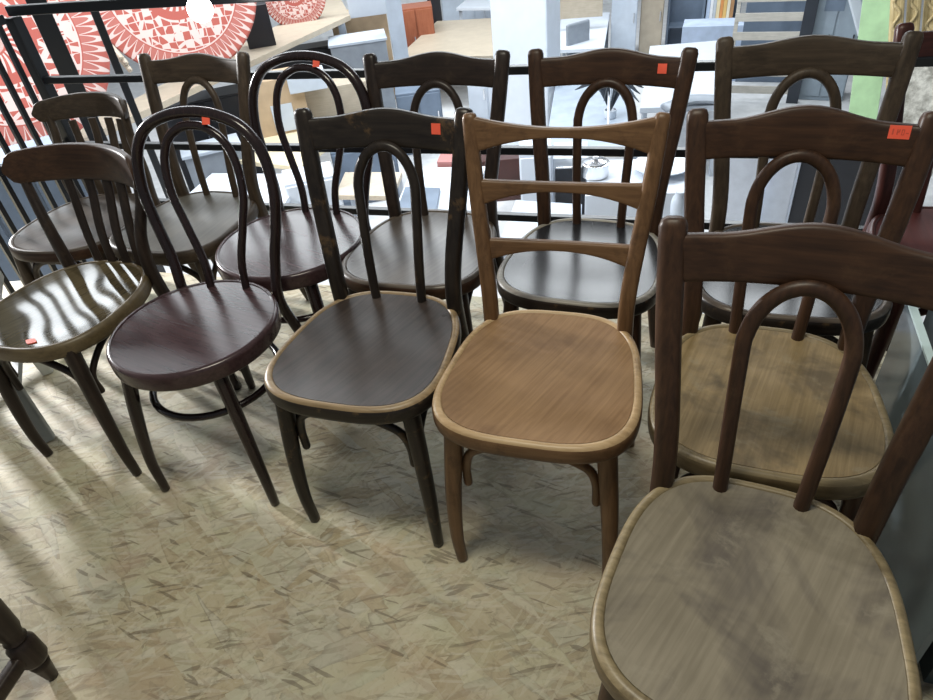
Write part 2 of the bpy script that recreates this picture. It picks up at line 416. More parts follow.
def slat_chair(label, loc, yaw, M, stick=False, hw=.215, ht=.094, ZT=.772):
    """cafe chair with a bent crest board on flat slats"""
    root = thing('cafe_chair', label, 'chair', (loc[0], loc[1], 0), yaw, 'slat-back cafe chairs')
    frame, crestm, side, top, panel = M
    seat_parts(root, SW, SD, 2.5, .08, SH, (side, top, panel))
    understructure(root, frame)
    for s in (-1, 1):
        link('back_post', rod(catmull([(s * .176, .262, 0), (s * .160, .205, .22), (s * .150, .172, .42), (s * .160, .175, .55), (s * (hw - .030), .200, .66), (s * (hw - .022), .216, ZT - .014)], 6), [.0135, .016, .017, .015, .014, .013], [.0135, .016, .018, .015, .012, .010], e=2.6, n=14, dome=(.2, .6)), frame, root)
    yb = lambda s: .262 - .075 * abs(s) ** 2.2
    link('crest_rail', board(-hw, hw, lambda s: ZT + .006 - .008 * s * s, lambda s: ZT + .004 - ht + .006 * s * s, yb, .024, lean=.12, n=36, taper_end=.88), crestm, root)
    for x in (-.090, -.025, .040, .100):
        t = x / hw
        link('back_slat', rod(catmull([(x * .80, .205, .44), (x * .86, .212 + .004, .54), (x * .95, yb(t) - .012, .65), (x, yb(t) - .004, ZT - .075)], 5), [.0145, .0145], [.0055, .0055], e=4, n=12, dome=(0, 0)), frame, root)
    if stick:
        o = link('price_sticker', prism([(.018 * math.cos(i * PI / 4) * (.6 if i % 2 else 1) + .06, .011 * math.sin(i * PI / 4) - .168) for i in range(8)], SH - .006, SH - .0012), STICK, root, smooth=False); o['label'] = 'torn red-orange price sticker'
    return root

STICK = plain('red orange sticker', (.95, .13, .07), .45, var=.04)
def W3(key, d, l, **k):
    """the same stain with fibres up the legs and along the rails"""
    k.setdefault('spec', .32)
    return wood(key + ' upright', d, l, 'z', **k), wood(key + ' rail', d, l, 'x', **k)

# stains
blk, blk_r = W3('black brown stain', (.012, .009, .008), (.030, .023, .018), rough=.32, wear=(.20, .12, .055), wear_amt=.55, seed=1)
mid, mid_r = W3('mid brown stain', (.10, .052, .024), (.19, .105, .05), rough=.38, wear=(.05, .026, .014), wear_amt=.5, seed=2)
drk, drk_r = W3('dark brown stain', (.026, .013, .008), (.066, .032, .017), rough=.42, wear=(.11, .062, .032), wear_amt=.3, seed=3)
gry, gry_r = W3('greyed brown stain', (.036, .025, .016), (.078, .054, .035), rough=.48, wear=(.12, .09, .06), wear_amt=.3, seed=4)
mah, mah_r = W3('mahogany lacquer', (.012, .007, .007), (.026, .014, .014), rough=.2, seed=5, spec=.5)
red, red_r = W3('red mahogany stain', (.035, .011, .009), (.070, .022, .018), rough=.35, seed=6)
esp, esp_r = W3('espresso stain', (.017, .012, .010), (.040, .027, .021), rough=.36, wear=(.10, .07, .045), wear_amt=.25, seed=7)

S_dark = wood('dark seat veneer', (.026, .019, .016), (.064, .048, .041), 'y', rough=.29, seed=11, rot=.35, wear=(.10, .075, .055), wear_amt=.2)
S_tan = wood('tan seat veneer', (.21, .118, .054), (.32, .195, .098), 'y', rough=.50, seed=12, rot=.4, stain=(.13, .068, .032), stain_amt=.6, spec=.3)
S_olive = wood('stained olive seat veneer', (.20, .14, .065), (.33, .24, .125), 'y', rough=.42, seed=13, rot=.2, stain=(.055, .042, .028), stain_amt=.65, stain_scale=9, spec=.4, wear=(.28, .24, .16), wear_amt=.5)
S_grey = wood('greyed seat veneer', (.165, .140, .098), (.238, .205, .148), 'y', rough=.45, seed=14, rot=.3, stain=(.050, .040, .038), stain_amt=.7, stain_scale=6.5, spec=.4, wear=(.26, .23, .17), wear_amt=.5)
S_black = wood('black seat veneer', (.013, .013, .015), (.030, .030, .034), 'y', rough=.22, seed=15)
S_brown = wood('grey brown seat veneer', (.060, .048, .040), (.115, .095, .080), 'y', rough=.29, seed=16, rot=.4)
S_mah = wood('mahogany seat veneer', (.034, .018, .020), (.066, .036, .038), 'x', rough=.23, seed=17, rot=.3)
S_gloss = wood('glossy olive seat veneer', (.050, .038, .020), (.100, .078, .042), 'y', rough=.085, seed=18, rot=.3)
S_worn = wood('matt grey olive seat veneer', (.062, .055, .043), (.105, .094, .073), 'y', rough=.40, seed=19)
S_red = wood('dark red seat veneer', (.060, .016, .014), (.095, .026, .022), 'y', rough=.35, seed=20)
T_gold = wood('rubbed golden edge', (.20, .135, .070), (.36, .255, .140), 'x', rough=.38, seed=21, wear=(.09, .055, .03), wear_amt=.6)
T_tan = wood('rubbed tan edge', (.38, .25, .125), (.55, .39, .22), 'x', rough=.40, seed=22, wear=(.12, .07, .035), wear_amt=.45)
T_olive = wood('rubbed olive edge', (.15, .112, .056), (.27, .21, .115), 'x', rough=.40, seed=23, wear=(.07, .048, .025), wear_amt=.6)
T_grey = wood('rubbed grey edge', (.20, .18, .15), (.36, .33, .28), 'x', rough=.40, seed=24)
T_brown = wood('rubbed brown edge', (.060, .044, .032), (.13, .10, .075), 'x', rough=.36, seed=25)
R_olive = wood('olive seat rim', (.085, .060, .030), (.15, .11, .055), 'x', rough=.42, seed=26, wear=(.05, .03, .016), wear_amt=.6)

CH = {'C1': (-1.048, 1.529, -22), 'C2': (-.652, 1.341, -17), 'C3': (-0.214, 1.174, -20.7), 'C4': (.148, 1.011, -20.2), 'C5': (0.351, 0.48, -27.3), 'C6': (0.545, 0.871, -23.4),
      'C7': (0.765, 1.268, -20.8), 'C8': (0.326, 1.432, -24.5), 'C9': (-0.084, 1.598, -20.8), 'C10': (-.467, 1.716, -24), 'C11': (-0.833, 1.955, -23), 'C12': (-1.203, 2.048, -15)}
g = lambda k: ((CH[k][0], CH[k][1]), R(CH[k][2]))
slat_chair('brown slat-back chair with a glossy olive seat, in front of the left railing panel', *g('C1'), (esp, drk_r, R_olive, R_olive, S_gloss), stick=True, hw=.222)
loop_chair('dark mahogany loop-back chair with round seat in the front row', *g('C2'), (mah, S_mah, S_mah, S_mah))
arch_chair('black-brown arch-back chair with dark seat and pale worn seat edge, left of the ladder-back chair', *g('C3'), (blk, blk_r, blk_r, T_gold, S_dark), stick=(.125, .842), hump=.014)
ladder_chair('light brown ladder-back chair with three curved slats and tan seat', *g('C4'), (mid, mid_r, mid_r, T_tan, S_tan))
arch_chair('brown arch-back chair nearest the camera with stained greyish seat', *g('C5'), (drk, drk_r, R_olive, T_olive, S_grey), stick=(.150, .838), hump=.020, sc=.993)
arch_chair('brown arch-back chair with blotchy olive seat, directly behind the nearest chair', *g('C6'), (drk, drk_r, R_olive, T_olive, S_olive), stick=(.142, .851, .032, .022), hump=.022, writing=True)
arch_chair('greyish brown arch-back chair with black seat, third back in the right-hand file', *g('C7'), (gry, gry_r, blk_r, T_brown, S_black), hump=.014, sc=1.018)
arch_chair('dark brown arch-back chair with shiny black seat, behind the ladder-back chair', *g('C8'), (drk, drk_r, blk_r, T_grey, S_black), stick=(.128, .838), hump=.016)
arch_chair('dark arch-back chair with grey-brown seat, behind the black-brown chair with pale seat edge', *g('C9'), (esp, esp_r, drk_r, T_brown, S_brown), hump=.016)
loop_chair('dark mahogany loop-back chair with round seat in the back row by the railing', *g('C10'), (mah, S_mah, S_mah, S_mah), sc=1.055)
arch_chair('grey-brown arch-back chair with matt grey-olive seat, by the railing corner', *g('C11'), (gry, gry_r, gry_r, gry_r, S_worn), hump=.014)
slat_chair('brown slat-back chair with grey-brown seat, in the railing corner behind the glossy-seated one', *g('C12'), (gry, gry_r, drk_r, T_brown, S_brown), hw=.172, ht=.074, ZT=.775)
arch_chair('dark red-brown chair with red seat, half hidden at the far right edge', (1.19, 1.27), R(-20), (red, red_r, red_r, red_r, S_red), hump=.01)

# ------------------------------------------------------------------ mezzanine and railing
ZF = -2.0
TA = math.tan(R(-20.1)); RY = 1.97
rail_pt = lambda x: Vector((x, RY + TA * x, 0))
corner = rail_pt(-1.35)
ldir = Vector((math.cos(R(-122)), math.sin(R(-122)), 0))
far_r = rail_pt(3.2); far_l = corner + ldir * 2.2
out = Vector((math.sin(R(20.1)), math.cos(R(20.1)), 0)) * .05
struct('floor', prism([(corner + out)[:2], (far_r + out)[:2], (3.2, -1.6), (-3.9, -1.6), (-3.9, 2.75), (corner + out + Vector((-.06, .0, 0)))[:2]], -.16, 0), osb(), 'worn strand-board floor of the gallery')
BLK = plain('black painted steel', (.012, .014, .018), .28)
rail = thing('railing', 'black steel railing with horizontal bars behind the chairs', 'railing', corner, R(-20.1))
L = (far_r - corner).length
zs = [1.019, .801, .572, .353, .13]
for i, z in enumerate(zs):
    hh = .015 if i == 0 else .011
    link('rail_bar', bx((0, -.013, z - hh), (L, .013, z + hh)), BLK, rail, smooth=False, bevel=.003)
for t in (0, 3.3):
    link('rail_post', bx((t - .02, -.02, 0), (t + .02, .02, 1.0)), BLK, rail, smooth=False, bevel=.003)
pan = thing('railing', 'black steel railing panel with upright bars at the left', 'railing', corner, R(-122))
for z in (1.0, .585, .10):
    link('rail_bar', bx((.03, -.012, z - .014), (2.1, .012, z + .014)), BLK, pan, smooth=False, bevel=.003)
for i in range(1, 37):
    link('baluster', bx((.056 * i - .008, -.008, .1), (.056 * i + .008, .008, 1.0)), BLK, pan, smooth=False)

# white painted stool at the left edge
WP = plain('white painted wood', (.55, .57, .55), .45, var=.1)
GP = plain('grey painted wood', (.27, .30, .31), .5, var=.15)
st = thing('side_chair', 'white painted wooden chair, mostly cut off by the left edge of the photo', 'chair', (-1.488, 1.622, 0), R(24))
link('seat', bx((-.165, -.20, .37), (.165, .20, .40)), WP, st, smooth=False, bevel=.006)
link('apron', bx((-.13, -.17, .29), (.13, .17, .37)), WP, st, smooth=False, bevel=.004)
for sx in (-1, 1):
    for sy in (-1, 1):
        link('leg', rod([(sx * .125, sy * .195, .005), (sx * .11, sy * .15, .37)], [.018, .023], [.018, .023], e=6, n=16, dome=(0, 0)), GP if sy < 0 else WP, st)
    link('back_post', rod([(sx * .13, .175, .39), (sx * .13, .20, .84)], [.021, .017], [.021, .017], e=6, n=16, dome=(0, .4)), WP, st)
for z in (.56, .74): link('back_slat', bx((-.12, .175 + (z - .39) * .055, z), (.12, .195 + (z - .39) * .055, z + .06)), WP, st, smooth=False, bevel=.003)
link('stretcher', bx((.105, -.17, .16), (.122, .17, .185)), GP, st, smooth=False)

# turned leg of a table, bottom left corner
tb = thing('side_table', 'dark turned table leg with stretcher in the bottom left corner', 'table', (-1.180, .59, 0), R(-12))
prof = [(.012, 0), (.014, .006), (.021, .05), (.024, .060), (.019, .068), (.028, .075), (.033, .085), (.033, .135), (.026, .145), (.022, .150), (.027, .158), (.022, .166), (.030, .19), (.033, .26), (.028, .40), (.022, .5), (.03, .52), (.03, .6)]
def lathe(prof, x, y, n=24):
    bm = bmesh.new(); rings = [[bm.verts.new((x + r * math.cos(2 * PI * i / n), y + r * math.sin(2 * PI * i / n), z)) for i in range(n)] for r, z in prof]
    for A, B in zip(rings, rings[1:]):
        for j in range(n): bm.faces.new((A[j], A[(j + 1) % n], B[(j + 1) % n], B[j]))
    bm.faces.new(rings[0][::-1]); bm.faces.new(rings[-1]); return bm
for sx in (-1, 1):
    for sy in (-1, 1): link('leg', lathe([(r * .84, z) for r, z in prof], sx * .19, sy * .19), esp, tb)
for s in (-1, 1):
    link('stretcher', rod([(s * .19, -.18, .11), (s * .19, .18, .11)], .013, .017, (1, 0, 0), e=4, dome=(0, 0)), esp, tb)
link('stretcher', rod([(-.18, 0, .11), (.18, 0, .11)], .013, .017, (0, 1, 0), e=4, dome=(0, 0)), esp, tb)
link('table_top', bx((-.25, -.25, .6), (.25, .25, .63)), esp, tb, smooth=False, bevel=.008)

# ------------------------------------------------------------------ the shop hall below
cP, sP = math.cos(PITCH), math.sin(PITCH)
axd = lambda p: p.y * cP + (CAMH - p.z) * sP            # distance along the lens axis
struct('floor_lower', bx((-12, -2, ZF - .1), (14, 17, ZF)), plain('pale hall floor', (.62, .63, .64), .35), 'pale hall floor below the gallery')
struct('wall_back', bx((-12, 17, ZF), (14, 17.2, 2.6)), plain('white hall wall', (.66, .68, .70), .8), 'white far wall of the hall')
struct('wall_left', bx((-12.2, 2, ZF), (-12, 17, 2.6)), plain('white hall wall', (.66, .68, .70), .8), 'white left wall of the hall')
struct('wall_right', bx((14, -2, ZF), (14.2, 17, 2.6)), plain('white hall wall', (.66, .68, .70), .8), 'white right wall of the hall')

WHT = plain('white laminate', (.62, .67, .74), .3, var=.04)
PALE = plain('pale blue grey laminate', (.50, .56, .64), .4, var=.08)
GREY = plain('mid grey laminate', (.26, .29, .33), .45)
SLATE = plain('slate blue laminate', (.13, .17, .23), .4)
DARK = plain('black laminate', (.012, .013, .018), .4)
BEECH = wood('pale beech laminate', (.40, .34, .26), (.52, .45, .35), 'x', rough=.4, seed=31)
CREAM = plain('cream laminate', (.74, .64, .44), .4, var=.06)
CARD = plain('brown cardboard', (.46, .34, .22), .8)
RUST = wood('rust brown veneer', (.26, .075, .035), (.36, .12, .06), 'z', rough=.4, seed=32)
CHROME = plain('chrome', (.75, .76, .78), .2, metal=1)
CLOTH = mandala()

def ptable(name, label, cat, quad, z, mat, legm, thick=.04, legw=.025, group=None, legs=True):
    Q = [at(u, v, z) for u, v in quad]; c = sum(Q, Vector()) / 4
    t = thing(name, label, cat, (c.x, c.y, ZF), 0, group)
    q = [p - Vector((c.x, c.y, 0)) for p in Q]
    link('table_top', prism([p[:2] for p in q], z - thick - ZF, z - ZF), mat, t, smooth=False, bevel=.004)
    if legs:
        for p in q:
            x, y = p.x * .9, p.y * .9
            link('leg', bx((x - legw, y - legw, 0), (x + legw, y + legw, z - thick - ZF)), legm, t, smooth=False)
    return t, q, c

def up(u0, u1, vt, Y, zb=None, depth=.4):
    """place for an upright thing: base centre of its front, width, height, facing"""
    uc = (u0 + u1) / 2; p = atd(uc, vt, Y); zb = ZF if zb is None else zb
    w = (u1 - u0) / F * axd(p)
    return Vector((p.x, p.y, zb)), w, p.z - zb, -math.atan2(p.x, p.y)

def cupboard(name, label, cat, u0, u1, vt, Y, m, depth=.4, zb=None, doors=0, handle=None, rz=None, group=None, topm=None):
    p, w, h, r = up(u0, u1, vt, Y, zb); h = max(h, .05)
    t = thing(name, label, cat, p, r if rz is None else rz, group)
    link('body', bx((-w / 2, 0, 0), (w / 2, depth, h)), m, t, smooth=False, bevel=.006)
    for i in range(doors):
        a = -w / 2 + w * i / doors + .012; b = -w / 2 + w * (i + 1) / doors - .012
        d = link('door', bx((a, -.02, .06), (b, 0, h - .03)), m, t, smooth=False, bevel=.004)
        link('handle', bx((b - .05, -.045, h * .5), (b - .035, -.02, h * .5 + .15)), handle or CHROME, d, smooth=False)
    if topm: link('top', bx((-w / 2 - .02, -.02, h), (w / 2 + .02, depth + .02, h + .03)), topm, t, smooth=False)
    return t, w, h

# long plank counter with the round cushions
ZB = -.55
t, q, c = ptable('counter', 'long beech plank counter with grey edge carrying the round red cushions', 'counter', [(60, 149), (350, 15), (338, -6), (62, 136)], ZB, BEECH, GREY, .07, .05)
def cushion(u, v, r, Y, label):
    p = atd(u, v, Y); rad = r / F * axd(p)
    bm = bmesh.new(); rings = []
    for y, k in ((-.0, .96), (-.035, .995), (-.07, 1), (-.10, .98), (-.115, .9), (-.12, .6), (-.121, .02)):
        rings.append([bm.verts.new((.53 * k * math.cos(2 * PI * i / 64), y, .53 * k * math.sin(2 * PI * i / 64))) for i in range(64)])
    for A, B in zip(rings, rings[1:]):
        for j in range(64): bm.faces.new((A[j], A[(j + 1) % 64], B[(j + 1) % 64], B[j]))
    bm.faces.new(rings[0][::-1]); bm.faces.new(rings[-1])
    o = link('round_cushion', bm, CLOTH); o.location = p; s = rad / .53; o.scale = (s, 1.3, s)
    o.rotation_euler = (R(-10), 0, -math.atan2(p.x, p.y)); tag(o, label, 'cushion', 'red and white round cushions')
cushion(-8, 44, 103, 6.1, 'large red and white patterned round cushion behind the left railing panel')
cushion(170, -14, 82, 8.4, 'red and white patterned round cushion with the lamp shining in front of it')
cushion(293, -7, 32, 11.0, 'smallest red and white patterned round cushion, farthest along the plank counter')
for u0, u1, Y, lab in ((29, 47, 4.6, 'thick black steel post left of the scalloped cushion edge'), (88, 96, 5.2, 'thin black steel post right of the scalloped cushion edge')):
    p, w, h, r = up(u0, u1, 5, Y)
    o = link('steel_post', bx((-w / 2, -w / 2, 0), (w / 2, w / 2, h + .3)), BLK, smooth=False, bevel=.006); o.location = p; o.rotation_euler.z = r; tag(o, lab, 'post', 'black posts beyond the railing')
for i, (u, v) in enumerate(((112, 49), (117, 54), (121, 61))):
    a, b = atd(u - 8, v - 10, 7.0), atd(u + 9, v + 9, 6.85)
    tag(link('wooden_stick', rod([a, b], .025, .025), BEECH), ('yellow wooden stick lying topmost by the cushion edge', 'yellow wooden stick in the middle of three by the cushion edge', 'yellow wooden stick lowest of three by the cushion edge')[i], 'stick', 'yellow sticks')
# glowing bulb on its cord
p = atd(200, 9, 2.02)
lt = thing('pendant_lamp', 'glaring white bulb hanging in front of the red patterned cushion', 'lamp', p)
t_ = NT('glowing bulb'); t_.b.inputs['Emission Color'].default_value = (1, 1, 1, 1); t_.b.inputs['Emission Strength'].default_value = 14
bm = bmesh.new(); bmesh.ops.create_uvsphere(bm, u_segments=24, v_segments=16, radius=.034); link('bulb', bm, t_.m, lt)
link('socket', rod([(0, 0, .03), (0, 0, .075)], .014, .014), DARK, lt); link('cord', rod([(0, 0, .07), (0, 0, 1.4)], .003, .003), DARK, lt)

# under and beside the counter
cupboard('speaker_box', 'black cabinet under the plank counter', 'cabinet', 160, 243, 100, 8.4, DARK, .45, doors=2)
cupboard('cabinet', 'slate grey low cabinet left of the yellow table', 'cabinet', 185, 240, 153, 7.2, GREY, .4, topm=PALE)
cb, w, h = cupboard('cardboard_box', 'tan cardboard box standing behind the cream table', 'box', 246, 300, 80, 8.0, CARD, .5, zb=-1.25)
link('paper', bx((-w * .18, -.012, h * .05), (w * .22, -.002, h * .55)), PALE, cb, smooth=False)
cupboard('storage_box', 'pale beige box right of the tan cardboard box', 'box', 300, 372, 86, 8.4, BEECH, .5, zb=-1.25)
cupboard('cabinet', 'black cabinet seen through the gallery balusters at far left', 'cabinet', -70, 62, 165, 4.6, SLATE, .4, doors=3)
cupboard('duffel_bag', 'black bag on the plank counter right of the lamp', 'bag', 238, 266, 6, 9.4, DARK, .3, zb=ZB)
cupboard('cabinet', 'black cabinet under the far half of the plank counter', 'cabinet', 268, 334, 50, 10.6, DARK, .4, doors=2)
cupboard('folded_cushion', 'grey blue bag lying on the beige boxes', 'bag', 286, 324, 74, 8.0, PALE, .3, zb=atd(305, 92, 8.0).z)
cupboard('printer', 'light grey printer box with pale top, before the white post', 'printer', 330, 386, 44, 10.0, GREY, .6, topm=PALE)
cupboard('cardboard_box', 'dull brown cardboard box behind the grey printer', 'box', 330, 386, 14, 11.4, CARD, .5)
cupboard('panel', 'white board hanging over the brown box', 'board', 345, 398, -10, 11.0, WHT, .05, zb=atd(370, 16, 11).z)
cupboard('post', 'pale blue square post left of the rust brown cabinet', 'post', 382, 398, -20, 10.2, PALE, .2)
rc, w, h = cupboard('cabinet', 'rust brown wooden cabinet with two doors', 'cabinet', 397, 432, 8, 12.4, RUST, .5, doors=2)
cupboard('panel', 'black upright panel behind the rust brown cabinet', 'board', 426, 439, -10, 13.4, DARK, .1)
cupboard('cabinet', 'pale grey cabinet behind the beech table', 'cabinet', 440, 505, -14, 16.2, PALE, .4, doors=2)

ptable('table', 'beech table with white frame seen behind the arch-back chair crest', 'table', [(396, 58), (437, 21), (509, 17), (511, 55)], -1.25, BEECH, WHT, .05, .03)
ptable('table', 'white table at the far left of the white pillar', 'table', [(456, 8), (482, -14), (520, -16), (520, 7)], -1.1, WHT, WHT, .05, .03)
cupboard('cabinet', 'white cabinet under the beech table', 'cabinet', 466, 506, 70, 9.6, WHT, .4, doors=2)
cupboard('cabinet', 'slate cabinet under the beech table', 'cabinet', 395, 440, 92, 8.8, SLATE, .4, doors=2)

# white pillar
p = at(531, 150, ZF); rp = 25 / F * axd(p)
bm = bmesh.new()
box(bm, (-rp, -rp, 0), (rp, rp, 4.2)); pl = struct('trim_1', bm, WHT, 'white square pillar of the hall', bevel=.02); pl.location = p; pl.rotation_euler.z = R(-24)

# cream and white tables in front
ptable('table', 'cream topped table behind the back-row loop chair', 'table', [(236, 160), (300, 167), (345, 132), (280, 122)], -1.25, CREAM, WHT, .05)
ptable('table', 'white table just beyond the railing by the back-row loop chair', 'table', [(186, 196), (282, 207), (304, 174), (212, 173)], -1.22, WHT, PALE, .05, .04)
cupboard('cabinet', 'white drawer cabinet beside the white table', 'cabinet', 284, 335, 180, 6.1, WHT, .4, doors=1)
cupboard('cabinet', 'slate blue cabinet seen through the arch of the black-brown chair', 'cabinet', 330, 395, 148, 7.4, SLATE, .4, doors=2)
ptable('table', 'small beige table left of the white laptop table', 'table', [(335, 195), (392, 196), (402, 172), (345, 172)], -1.25, BEECH, WHT, .05)
t, q, c = ptable('table', 'white table with the grey laptop on it', 'table', [(392, 216), (470, 214), (486, 166), (412, 168)], -1.25, WHT, WHT, .05)
Q = [at(u, v, -1.21) for u, v in ((396, 211), (436, 211), (440, 187), (405, 186))]
o = link('laptop', prism([p[:2] for p in Q], -1.25, -1.215), SLATE, smooth=False, bevel=.004); tag(o, 'flat grey laptop lying closed on the white table', 'laptop')
Q = [at(u, v, -1.22) for u, v in ((437, 163), (478, 163), (480, 154), (441, 154))]
o = link('box', prism([p[:2] for p in Q], -1.55, -1.21), plain('dusty red', (.36, .15, .14), .6), smooth=False); tag(o, 'dusty red box behind the laptop table', 'box')
cupboard('cabinet', 'dark red-brown cabinet seen beside the upper left post of the ladder-back chair', 'cabinet', 480, 520, 160, 7.0, plain('dark red brown veneer', (.06, .022, .018), .4), .4)
cupboard('cabinet', 'white kitchen cabinet left of the black oven', 'cabinet', 519, 552, 154, 5.65, WHT, .4, doors=1)
ov, w, h = cupboard('oven', 'white kitchen oven with black glass door', 'oven', 553, 588, 158, 5.65, WHT, .4)
link('oven_door', bx((-w * .44, -.02, h * .1), (w * .44, 0, h * .9)), DARK, ov, smooth=False); link('handle', rod([(-w * .4, -.05, h * .93), (w * .4, -.05, h * .93)], .01, .01, (0, 0, 1)), CHROME, ov)
t, q, c = ptable('sideboard', 'white sideboard top right of the oven carrying pots and plate', 'sideboard', [(585, 196), (700, 192), (690, 158), (590, 160)], -1.1, WHT, WHT, .3)
def lath_thing(name, label, cat, u, v, z, prof, m):
    p = at(u, v, z); o = link(name, lathe(prof, 0, 0, 28), m); o.location = p; return tag(o, label, cat)
lath_thing('cooking_pot', 'silver cooking pot on the sideboard behind the ladder-back chair', 'pot', 595, 176, -1.1, [(.10, 0), (.115, .01), (.118, .12), (.123, .125), (.10, .128), (.10, .14), (.03, .155), (.03, .18), (.01, .185)], CHROME)
cupboard('tray', 'beige tray standing right of the silver pot', 'tray', 604, 634, 157, 5.72, plain('beige enamel', (.42, .38, .32), .5), .12, zb=-1.1)
lath_thing('plate', 'round white plate on the sideboard right of the pots', 'plate', 662, 168, -1.06, [(.12, 0), (.14, .01), (.24, .03), (.245, .04), (.15, .02)], WHT)
lath_thing('bottle', 'pale blue bottle behind the nearest chair left post', 'bottle', 677, 222, -1.1, [(.05, 0), (.06, .01), (.06, .16), (.05, .20), (.035, .22), (.035, .25)], PALE)
ptable('table', 'pale grey table below the lowest rail behind the ladder-back chair', 'table', [(500, 240), (580, 242), (582, 204), (516, 200)], -1.3, PALE, WHT, .05)

# desk with the feathery plant
DT = -1.15
ptable('desk', 'white desk with a dark feathery plant on it', 'desk', [(545, 150), (640, 149), (632, 78), (556, 80)], DT, plain('pale blue desk top', (.36, .42, .50), .4), WHT, .05)
p = at(610, 118, DT)
pt = thing('potted_plant', 'dark feathery plant with a white stake on the white desk', 'plant', p)
link('pot', lathe([(.05, 0), (.06, .01), (.07, .09), (.06, .09), (.058, .07)], 0, 0), WHT, pt)
PLT = plain('dark dusty leaves', (.05, .06, .075), .6)
link('stake', rod([(-.02, 0, .30), (-.12, -.40, .02)], .014, .014), WHT, pt)
for i in range(14):
    a = i * 2.4; l = .30 + .14 * random.random()
    bm = bmesh.new(); sweep(bm, catmull([(0, 0, .08), (.4 * l * math.cos(a), .4 * l * math.sin(a), .36), (l * math.cos(a), l * math.sin(a), .26 + .08 * random.random())], 5), [.008, .045, .004], [.003, .004, .002], (0, 0, 1), n=6)
    link('leaf', bm, PLT, pt)
t, q, c = ptable('table', 'large white table left of the third chair in the right-hand file', 'table', [(640, 108), (726, 105), (722, 40), (650, 46)], DT, WHT, WHT, .06)
Q = at(694, 108, DT); o = link('cloth', rod(catmull([Q + Vector((-.3, 0, .04)), Q + Vector((0, .1, .06)), Q + Vector((.3, .05, .04))]), .10, .04, (0, 1, 0)), GREY); tag(o, 'grey folded cloth on the large white table', 'cloth')
ptable('desk', 'pale grey office desk right of the white pillar', 'desk', [(556, 50), (604, 48), (610, 12), (562, 14)], -1.3, WHT, GREY, .05)
cupboard('panel', 'beech board standing on edge right of the white pillar', 'board', 557, 603, -16, 11.6, BEECH, .05, zb=atd(580, 18, 11.6).z)
oc = thing('office_chair', 'grey office chair at the pale desk right of the white pillar', 'chair', at(588, 92, ZF), R(30))
link('seat', bx((-.25, -.25, .42), (.25, .25, .5)), GREY, oc, smooth=False, bevel=.03); link('backrest', bx((-.23, .22, .55), (.23, .28, 1.0)), GREY, oc, smooth=False, bevel=.03); link('column', rod([(0, 0, .05), (0, 0, .43)], .03, .03), CHROME, oc)
for i in range(5): link('foot', rod([(0, 0, .09), (.28 * math.cos(i * 1.2566), .28 * math.sin(i * 1.2566), .04)], .02, .02), DARK, oc)
cupboard('locker', 'pale blue-grey locker left of the beige wardrobe', 'locker', 613, 639, -20, 12.0, PALE, .5, doors=1)
cupboard('wardrobe', 'beige wardrobe between locker and dark bookcase', 'wardrobe', 643, 666, -20, 12.0, plain('beige veneer', (.36, .31, .24), .5), .5, doors=1)
# bookcase
p, w, h, r = up(671, 742, -14, 12.0)
bc = thing('bookcase', 'dark bookcase with a row of books, right of the beige wardrobe', 'bookcase', p, r)
link('back_panel', bx((-w / 2, .36, 0), (w / 2, .4, h)), SLATE, bc, smooth=False)
for x in (-w / 2, -.02, w / 2 - .04): link('side_panel', bx((x, 0, 0), (x + .04, .36, h)), SLATE, bc, smooth=False)
shz = [.05, .45, .85, 1.25]
zsh = atd(725, 22, 12.0).z - ZF
for z in [.05, zsh - .8, zsh - .4, zsh - .02]: link('shelf', bx((-w / 2 + .04, 0, z - .02), (w / 2 - .04, .36, z)), SLATE, bc, smooth=False)
px = w / (742 - 671); x = -w / 2 + (709 - 671) * px
for i, (bw, cc, lab) in enumerate(((.06, (.45, .55, .72), 'pale blue'), (.05, (.75, .77, .8), 'white'), (.05, (.5, .55, .6), 'grey'), (.06, (.78, .66, .42), 'cream'), (.05, (.7, .3, .1), 'orange'), (.06, (.75, .5, .18), 'yellow ochre'), (.05, (.8, .75, .6), 'ivory'), (.06, (.45, .25, .12), 'brown'))):
    o = link('book', bx((x, .03, 0), (x + bw - .004, .28, .42 + .02 * (i % 3))), plain(lab + ' book cover', cc, .5), smooth=False)
    o.location = p + Matrix.Rotation(r, 3, 'Z') @ Vector((0, 0, zsh)); o.rotation_euler.z = r; x += bw
    tag(o, lab + ' book standing upright in the dark bookcase', 'book', 'books in the bookcase')
ac, w, h = cupboard('armchair_back', 'pale blue upholstered seat block in front of the dark bookcase', 'armchair', 684, 747, 26, 10.4, plain('pale blue cloth', (.42, .50, .64), .8), .5)

# slatted rack
p, w, h, r = up(742, 818, -14, 9.2)
rk = thing('slatted_rack', 'rack of pale wooden slats behind the third chair in the right-hand file', 'rack', p, r)
SLT = wood('weathered pale slats', (.38, .36, .32), (.52, .49, .44), 'x', rough=.6, seed=33)
for x in (-w / 2, w / 2 - .10): link('upright', bx((x, .03, 0), (x + .05, .08, h)), SLT, rk, smooth=False)
z = .12
while z < h: link('slat', bx((-w / 2, 0, z), (w / 2 - .03, .03, z + .10)), SLT, rk, smooth=False); z += .235
cupboard('panel', 'dark slate board behind the slatted rack', 'board', 752, 822, -14, 10.0, SLATE, .05)
cupboard('steel_post', 'dark upright post right of the slatted rack', 'post', 811, 823, -20, 9.0, plain('dark blue steel', (.02, .025, .035), .4), .1)
gp, w, h = cupboard('cabinet', 'blue-grey metal cabinet left of the green board', 'cabinet', 822, 868, -14, 9.0, plain('blue grey steel', (.24, .29, .34), .35), .4, doors=2, handle=DARK)
link('label_plate', bx((-w * .3, -.024, h * .80), (w * .1, -.018, h * .92)), SLATE, gp, smooth=False)
